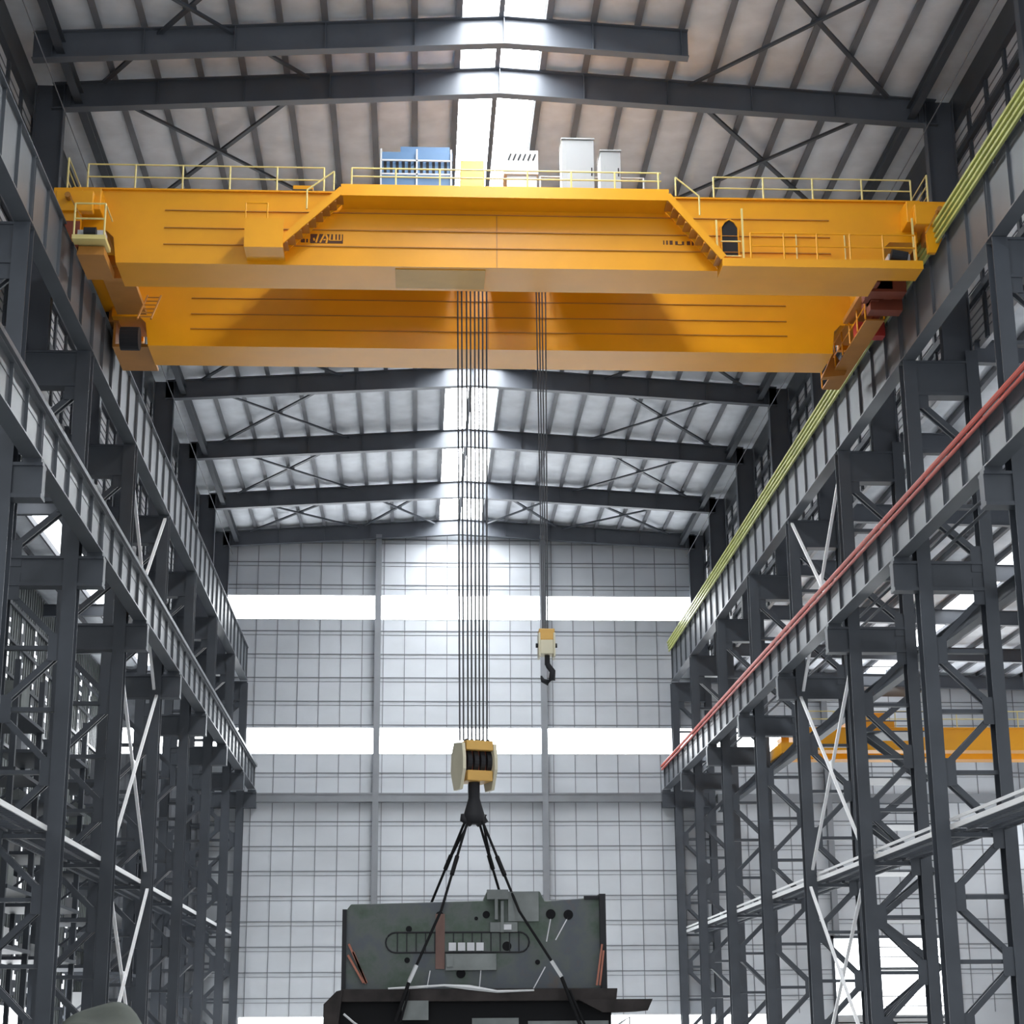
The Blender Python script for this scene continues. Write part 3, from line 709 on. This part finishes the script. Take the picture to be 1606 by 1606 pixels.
MB().cyl((-3.2, 61.2, 29.7), (-1.7, 61.2, 29.7), .55, 24).build('rope_drum', 'dark', tr)
MB().box(1.4, 2.25, 60.3, 61.3, 29.0, 30.9).build('gear_case', 'yellow', tr)
b = MB().box(3.0, 4.25, 60.3, 61.5, 30.4, 31.35).box(3.1, 4.2, 60.4, 61.4, 29.0, 30.4)
hw = b.build('hoist_cover', 'white', tr)
sl = MB()
for k in range(6): sl.bar((3.15 + .18*k, 60.28, 30.95), (3.25 + .18*k, 60.28, 31.2), .05, .03, up=(0, 1, 0))
sl.build('vent_slot', 'dark', hw)
handrail([(4.3, 60.1, 29.0), (8.1, 60.1, 29.0)], 1.2, 'handrail', [(4.3 + .95*k, 60.1, 29.0) for k in range(5)], 'white', parent=tr)
# electrical cabinets on the front girder
for (xa, xb, zt_, lab) in ((4.95, 6.1, 30.72, 'taller left one of two pale grey electrical cabinets on top of the crane'), (6.32, 7.05, 30.28, 'shorter right one of two pale grey electrical cabinets on top of the crane')):
    t = thing('electrical_cabinet', lab, 'cabinet', ((xa + xb)/2, 58.7, GZ1 + .06), 'electrical cabinets on the crane')
    MB().box(xa, xb, 58.2, 59.2, GZ1 + .06, zt_).build('cabinet_body', 'cabinet', t, bevel=.02)
    MB().box(xa + .15, xb - .02, 58.17, 58.2, GZ1 + .15, zt_ - .55).build('door', 'cabinet', t)
    MB().box(xb - .12, xb - .08, 58.13, 58.17, 29.3, 29.6).build('handle', 'dark', t)
    MB().box(xa - .02, xb + .02, 58.15, 59.25, zt_, zt_ + .05).build('cabinet_roof', 'cabinet', t)

# ------------------------------------------------------------------ ropes, hook blocks
RY0 = 62.3
for k, px in enumerate((1.33, 1.48, 1.66, 1.81, 1.97, 2.12, 2.27, 2.42)):
    xb = 1.91 + (px - 1.875) * .86
    tag(MB().tube([(px, RY0, 28.9), (xb, RY0, 9.85)], .034, 6).build('wire_rope', 'rope', org=(px, RY0, 28.9)),
        '%s of the eight hoist ropes down to the large hook block, counted from the left' % (['first'] + ORD[1:])[k], 'rope', 'hoist ropes of the main hook')
for k, px in enumerate((4.24, 4.36, 4.48, 4.62)):
    xb = 4.44 + (px - 4.43) * .45
    tag(MB().tube([(px, RY0, 28.9), (xb, RY0, 13.7)], .026, 6).build('wire_rope', 'rope', org=(px, RY0, 28.9)),
        '%s of the four thin ropes down to the small auxiliary hook, counted from the left' % (['first'] + ORD[1:])[k], 'rope', 'hoist ropes of the auxiliary hook')
hk = thing('hook_block', 'large yellow main hook block hanging above the green casting', 'hook block', (1.93, RY0, 9.9))
def hookblock(t, x, zt, s, m1, m2):
    y = RY0
    MB().box(x - .46*s, x + .52*s, y - .5*s, y + .5*s, zt - .33*s, zt).build('top_plate', m1, t, bevel=.03*s)
    MB().box(x - .42*s, x + .50*s, y - .5*s, y + .5*s, zt - 1.38*s, zt - 1.02*s).build('bottom_plate', m1, t, bevel=.03*s)
    for sx in (-1, 1):
        xa = x + (-.52 if sx < 0 else .52) * s; xb = xa + sx * .11 * s
        p = [(-.5, -.1), (.3, .0), (.55, -.4), (.62, -1.0), (.3, -1.65), (-.3, -1.65), (-.62, -1.0), (-.62, -.6)]
        MB().prism([(y + a*s, zt + b_*s) for a, b_ in p], xa, xb, axis='x').build('side_plate', m2, t)
    for k in range(4):
        xx = x - .36*s + .24*s*k
        sv = MB().cyl((xx, y, zt - .68*s), (xx + .16*s, y, zt - .68*s), .42*s, 24)
        sv.build('sheave', 'dark', t, smooth=False)
    MB().box(x - .40*s, x + .48*s, y - .2*s, y + .45*s, zt - 1.02*s, zt - .33*s).build('sheave_housing', 'rust', t)
    MB().cyl((x - .6*s, y, zt - .68*s), (x + .65*s, y, zt - .68*s), .1*s, 14).build('axle', 'dark', t)
    for k in range(5):
        xx = x - .38*s + .2*s*k
        MB().cyl((xx, y - .1*s, zt), (xx + .1*s, y - .1*s, zt + .06*s), .07*s, 8).build('rope_socket', 'dark', t)
    MB().cyl((x, y, zt - 1.38*s), (x, y, zt - 1.95*s), .2*s, 18).build('shank', 'dark', t)
hookblock(hk, 1.93, 9.78, 1.0, 'block', 'bcream')
# double ramshorn hook
MB().tube([(1.93, RY0, 8.2), (1.93, RY0, 7.85), (1.93, RY0, 7.6), (1.93, RY0, 7.3), (1.93, RY0, 7.08), (1.93, RY0, 6.98)], [.17, .2, .27, .36, .36, .2], 16)\
    .tube([(1.93, RY0, 7.3), (1.72, RY0, 7.05), (1.52, RY0, 7.15), (1.5, RY0, 7.32)], [.2, .17, .12, .05], 10)\
    .tube([(1.93, RY0, 7.3), (2.14, RY0, 7.05), (2.34, RY0, 7.15), (2.36, RY0, 7.32)], [.2, .17, .12, .05], 10).build('hook', 'dark', hk, smooth=True)
hk.rotation_euler.z = .33
ah = thing('auxiliary_hook_block', 'small yellow auxiliary hook block hanging alone to the right of the main ropes', 'hook block', (4.47, RY0, 13.8))
hb_ = MB().box(4.2, 4.75, RY0 - .3, RY0 + .3, 13.35, 13.75); hb_.build('top_plate', 'block', ah, bevel=.02)
MB().box(4.18, 4.25, RY0 - .34, RY0 + .34, 12.75, 13.6).box(4.7, 4.77, RY0 - .34, RY0 + .34, 12.75, 13.6).box(4.25, 4.7, RY0 - .3, RY0 + .3, 12.85, 13.35).build('side_plate', 'bcream', ah, bevel=.02)
MB().cyl((4.1, RY0, 13.2), (4.85, RY0, 13.2), .08, 12).build('axle', 'dark', ah)
MB().cyl((4.5, RY0, 12.9), (4.5, RY0, 12.5), .09, 12).build('shank', 'dark', ah)
MB().tube([(4.5, RY0, 12.55), (4.55, RY0, 12.45), (4.68, RY0, 12.28), (4.66, RY0, 12.0), (4.5, RY0, 11.88), (4.33, RY0, 11.96), (4.28, RY0, 12.12)], [.09, .1, .11, .12, .11, .08, .03], 10).build('hook', 'dark', ah, smooth=True)

# ------------------------------------------------------------------ lifted casting
wp = thing('machine_casting', 'huge dark green machine casting hanging in slings below the main hook', 'casting', (1.9, 62.3, .9))
F0, F1 = 60.8, 63.6
body = MB().prism([(-2.32, 1.5), (6.15, 1.5), (6.16, 4.45), (5.9, 4.42), (4.2, 4.3), (4.05, 4.62), (2.3, 4.62), (2.2, 4.32), (-2.15, 4.22), (-2.32, 4.0)], F0, F1)
# built as a plate with a long slot recess
wb = body.build('casting_body', 'casting', wp, bevel=.03)
# slot outline and ribs
def oval(x0, x1, z0, z1, y, r=.03, n=8):
    R = (z1 - z0) / 2; pts = []
    for k in range(n + 1): t = math.pi/2 + math.pi * k / n; pts.append((x0 + R + R*math.cos(t), y, (z0+z1)/2 + R*math.sin(t)))
    for k in range(n + 1): t = -math.pi/2 + math.pi * k / n; pts.append((x1 - R + R*math.cos(t), y, (z0+z1)/2 + R*math.sin(t)))
    return pts + [pts[0]]
ov = oval(-1.0, 3.68, 2.67, 3.31, F0 - .01)
MB().tube(ov, .03, 6).build('slot_rim', 'dark', wp)
rb_ = MB()
for k in range(14): x = -.62 + .305 * k; rb_.box(x - .016, x + .016, F0 - .03, F0, 2.7, 3.28)
rb_.build('slot_rib', 'dark', wp)
def holed(pts, name='hole_shade'):
    for x, z, r in pts: MB().cyl((x, F0 - .02, z), (x, F0 + .05, z), r, 18).build(name, 'black', wp)  # black discs on the face stand in for shade inside holes
holed([(-.25, 3.42, .1), (-.3, 2.43, .09), (1.45, 2.0, .15), (2.95, 2.86, .15), (4.4, 3.88, .16), (4.98, 3.86, .16), (2.28, 3.87, .12), (.75, 3.85, .13), (3.95, 2.35, .08), (1.95, 3.75, .06)])
MB().box(.95, 2.6, F0 - .12, F0, 2.1, 2.62).box(2.4, 3.3, F0 - .1, F0, 3.31, 3.62).box(.98, 1.2, F0 - .16, F0 - .12, 2.2, 2.55).build('face_pad', 'casting2', wp, bevel=.01)
wpads = MB()
for k in range(4): x = 1.05 + .3*k; MB().box(x, x + .24, F0 - .05, F0, 2.72, 2.98).build('white_patch', 'clere', wp)
MB().box(2.78, 3.1, F0 - .13, F0 - .1, 3.38, 3.55).build('white_patch', 'clere', wp)
MB().box(.62, .92, F0 - .04, F0, 2.15, 3.9).build('rust_streak', 'streak', wp)
MB().box(2.3, 3.0, F0 - .25, F0, 4.35, 4.66).box(2.55, 2.65, F0 - .3, F0, 3.7, 4.4).box(2.75, 2.85, F0 - .15, F0, 3.3, 4.3).box(3.0, 4.0, F0 - .05, F0, 3.65, 4.6).build('lifting_bracket', 'casting2', wp)
MB().box(6.0, 6.2, F0 - .2, F0 + .5, 1.5, 4.52).box(5.5, 6.0, F0 - .06, F0, 4.35, 4.46).build('end_rail', 'dark', wp)
MB().box(-2.42, -2.28, F0 - .12, F1, 1.5, 4.05).build('end_rail', 'dark', wp)
st = MB()
for a, c in (((-2.2, 2.95), (-1.6, 1.72)), ((-2.22, 2.6), (-1.7, 1.72)), ((-2.05, 2.7), (-1.62, 1.7))): MB().bar((a[0], F0 - .06, a[1]), (c[0], F0 - .06, c[1]), .07, .03, up=(0, 1, 0)).build('orange_strap', 'orange', wp)
for a, c in (((6.05, 2.9), (5.85, 1.6)), ((6.1, 2.7), (5.95, 1.6))): MB().bar((a[0], F0 - .25, a[1]), (c[0], F0 - .25, c[1]), .06, .03, up=(0, 1, 0)).build('orange_strap', 'orange', wp)
ln = MB()
for a, c in (((4.4, 3.75), (4.25, 3.0)), ((4.95, 3.75), (4.55, 3.05)), ((.45, 2.1), (.35, 1.55)), ((2.1, 2.1), (2.05, 1.55)), ((4.2, 2.2), (3.8, 1.5))): MB().bar((a[0], F0 - .01, a[1]), (c[0], F0 - .01, c[1]), .035, .02, up=(0, 1, 0)).build('drip_mark', 'clere', wp)
# base bed
MB().prism([(-2.6, 1.12), (6.45, 1.12), (6.5, 1.5), (-2.35, 1.52)], F0 - .5, F1 + .4).build('bed_top', 'bed', wp, bevel=.02)
MB().box(-2.55, 6.3, F0 - .3, F1 + .3, .25, 1.12).build('bed_box', 'black', wp)
MB().prism([(-2.95, .15), (-2.5, .1), (-2.35, 1.5), (-2.55, 1.45), (-2.95, 1.05)], F0 - .6, F1).build('bed_end', 'bed', wp)
MB().prism([(6.0, .75), (7.45, .8), (7.62, 1.16), (5.2, 1.16)], F0 - .6, F1).build('bed_end', 'bed', wp)
MB().box(-.45, .4, F0 - .56, F0 - .5, .55, 1.15).box(1.8, 3.3, F0 - .34, F0 - .3, .25, .6).box(-.3, 1.3, F0 - .34, F0 - .3, .0, .25).box(3.6, 6.2, F0 - .34, F0 - .3, .1, .5).build('bed_cover', 'casting2', wp)
MB().box(-2.7, 7.3, F0 - .2, F1, -.5, .25).build('bed_foot', 'dark', wp)
fl_ = MB().tube([(-.9, F0 - .52, 1.53), (-.1, F0 - .5, 1.56), (.9, F0 - .5, 1.62), (1.7, F0 - .5, 1.55), (2.6, F0 - .5, 1.42), (3.8, F0 - .5, 1.45)], [.03, .05, .04, .09, .05, .03], 6)
fl_.build('loose_sheet', 'white', wp)
cd = MB().tube([(-2.3, F0 - .62, .75), (-2.0, F0 - .64, .5), (-1.7, F0 - .62, .3), (-1.5, F0 - .62, .25)], .04, 6).tube([(6.2, F0 - .62, .15), (6.6, F0 - .64, .45), (6.85, F0 - .62, .6), (6.85, F0 - .62, .2)], .04, 6)
cd.build('white_cord', 'white', wp)
# slings
HX, HZ = 1.93, 7.15
SL = [('front left', (HX - .2, RY0 - .1, HZ), (.80, F0 - .35, 4.0), (-.22, F0 - .75, 1.75), (-.65, F0 - .72, .5)),
      ('front right', (HX + .25, RY0 - .1, HZ), (3.35, F0 - .35, 3.95), (4.65, F0 - .75, 1.9), (5.35, F0 - .72, .1)),]
for nm, a, b_, c_, d_ in SL:
    t = thing('wire_sling', '%s black sling from the hook down over the face of the casting' % nm, 'sling', a, 'black lifting slings')
    c2 = Vector(c_)
    MB().tube([a, b_, c_], .045, 8).tube([c_, d_], .06, 8).tube([(c2 + (Vector(d_) - c2)*.25) + Vector((.1, 0, 0)), Vector(d_) + Vector((.16, 0, 0))], .04, 8).build('sling_rope', 'sling', t)
    v = (Vector(c_) - Vector(b_)).normalized()
    MB().bar(Vector(c_) - v*.55, Vector(c_) + v*.05, .11, .1).build('white_ferrule', 'white', t)
    m0 = Vector(a).lerp(Vector(b_), .42); m1 = Vector(a).lerp(Vector(b_), .62)
    MB().tube([m0, m1], .075, 8).build('splice', 'sling', t)
for nm, xe, a0 in (('back left', .42, -.28), ('back right', 3.0, .15)):
    t = thing('wire_sling', '%s black sling from the hook to behind the top of the casting' % nm, 'sling', (HX, RY0 + .1, HZ), 'black lifting slings')
    a = Vector((HX + a0, RY0 + .1, HZ)); b_ = Vector((xe, F1 - .2, 4.25))
    MB().tube([a, b_], .045, 8).tube([a + Vector((.14, 0, 0)), a.lerp(b_, .5)], .04, 8).build('sling_rope', 'sling', t)
    MB().tube([a.lerp(b_, .4), a.lerp(b_, .56)], .075, 8).build('splice', 'sling', t)

# ------------------------------------------------------------------ daylight, camera
w = bpy.data.worlds.new('World'); bpy.context.scene.world = w; w.use_nodes = True
bg = w.node_tree.nodes['Background']; bg.inputs[0].default_value = (0.90, 0.95, 1.0, 1); bg.inputs[1].default_value = 1.1

cam = bpy.data.cameras.new('camera'); co = bpy.data.objects.new('camera', cam); C.objects.link(co)
f_, pi_, ya_, ro_ = 2843.84, .281957496, .0529345361, -.00722407
cp, sp, cy, sy = math.cos(pi_), math.sin(pi_), math.cos(ya_), math.sin(ya_)
F = Vector((sy*cp, cy*cp, sp)); r = Vector((cy, -sy, 0)); u = r.cross(F)
r2 = math.cos(ro_)*r + math.sin(ro_)*u; u2 = -math.sin(ro_)*r + math.cos(ro_)*u
co.matrix_world = Matrix(((r2.x, u2.x, -F.x, 0), (r2.y, u2.y, -F.y, 0), (r2.z, u2.z, -F.z, Z0), (0, 0, 0, 1)))
cam.sensor_width = 36; cam.lens = 36 * f_ / 1606; cam.clip_start = .1; cam.clip_end = 500
sc = bpy.context.scene; sc.camera = co
sc.view_settings.view_transform = 'Standard'; sc.view_settings.look = 'None'
sc.view_settings.exposure = -0.12; sc.view_settings.gamma = 1.0; sc.view_settings.use_curve_mapping = False
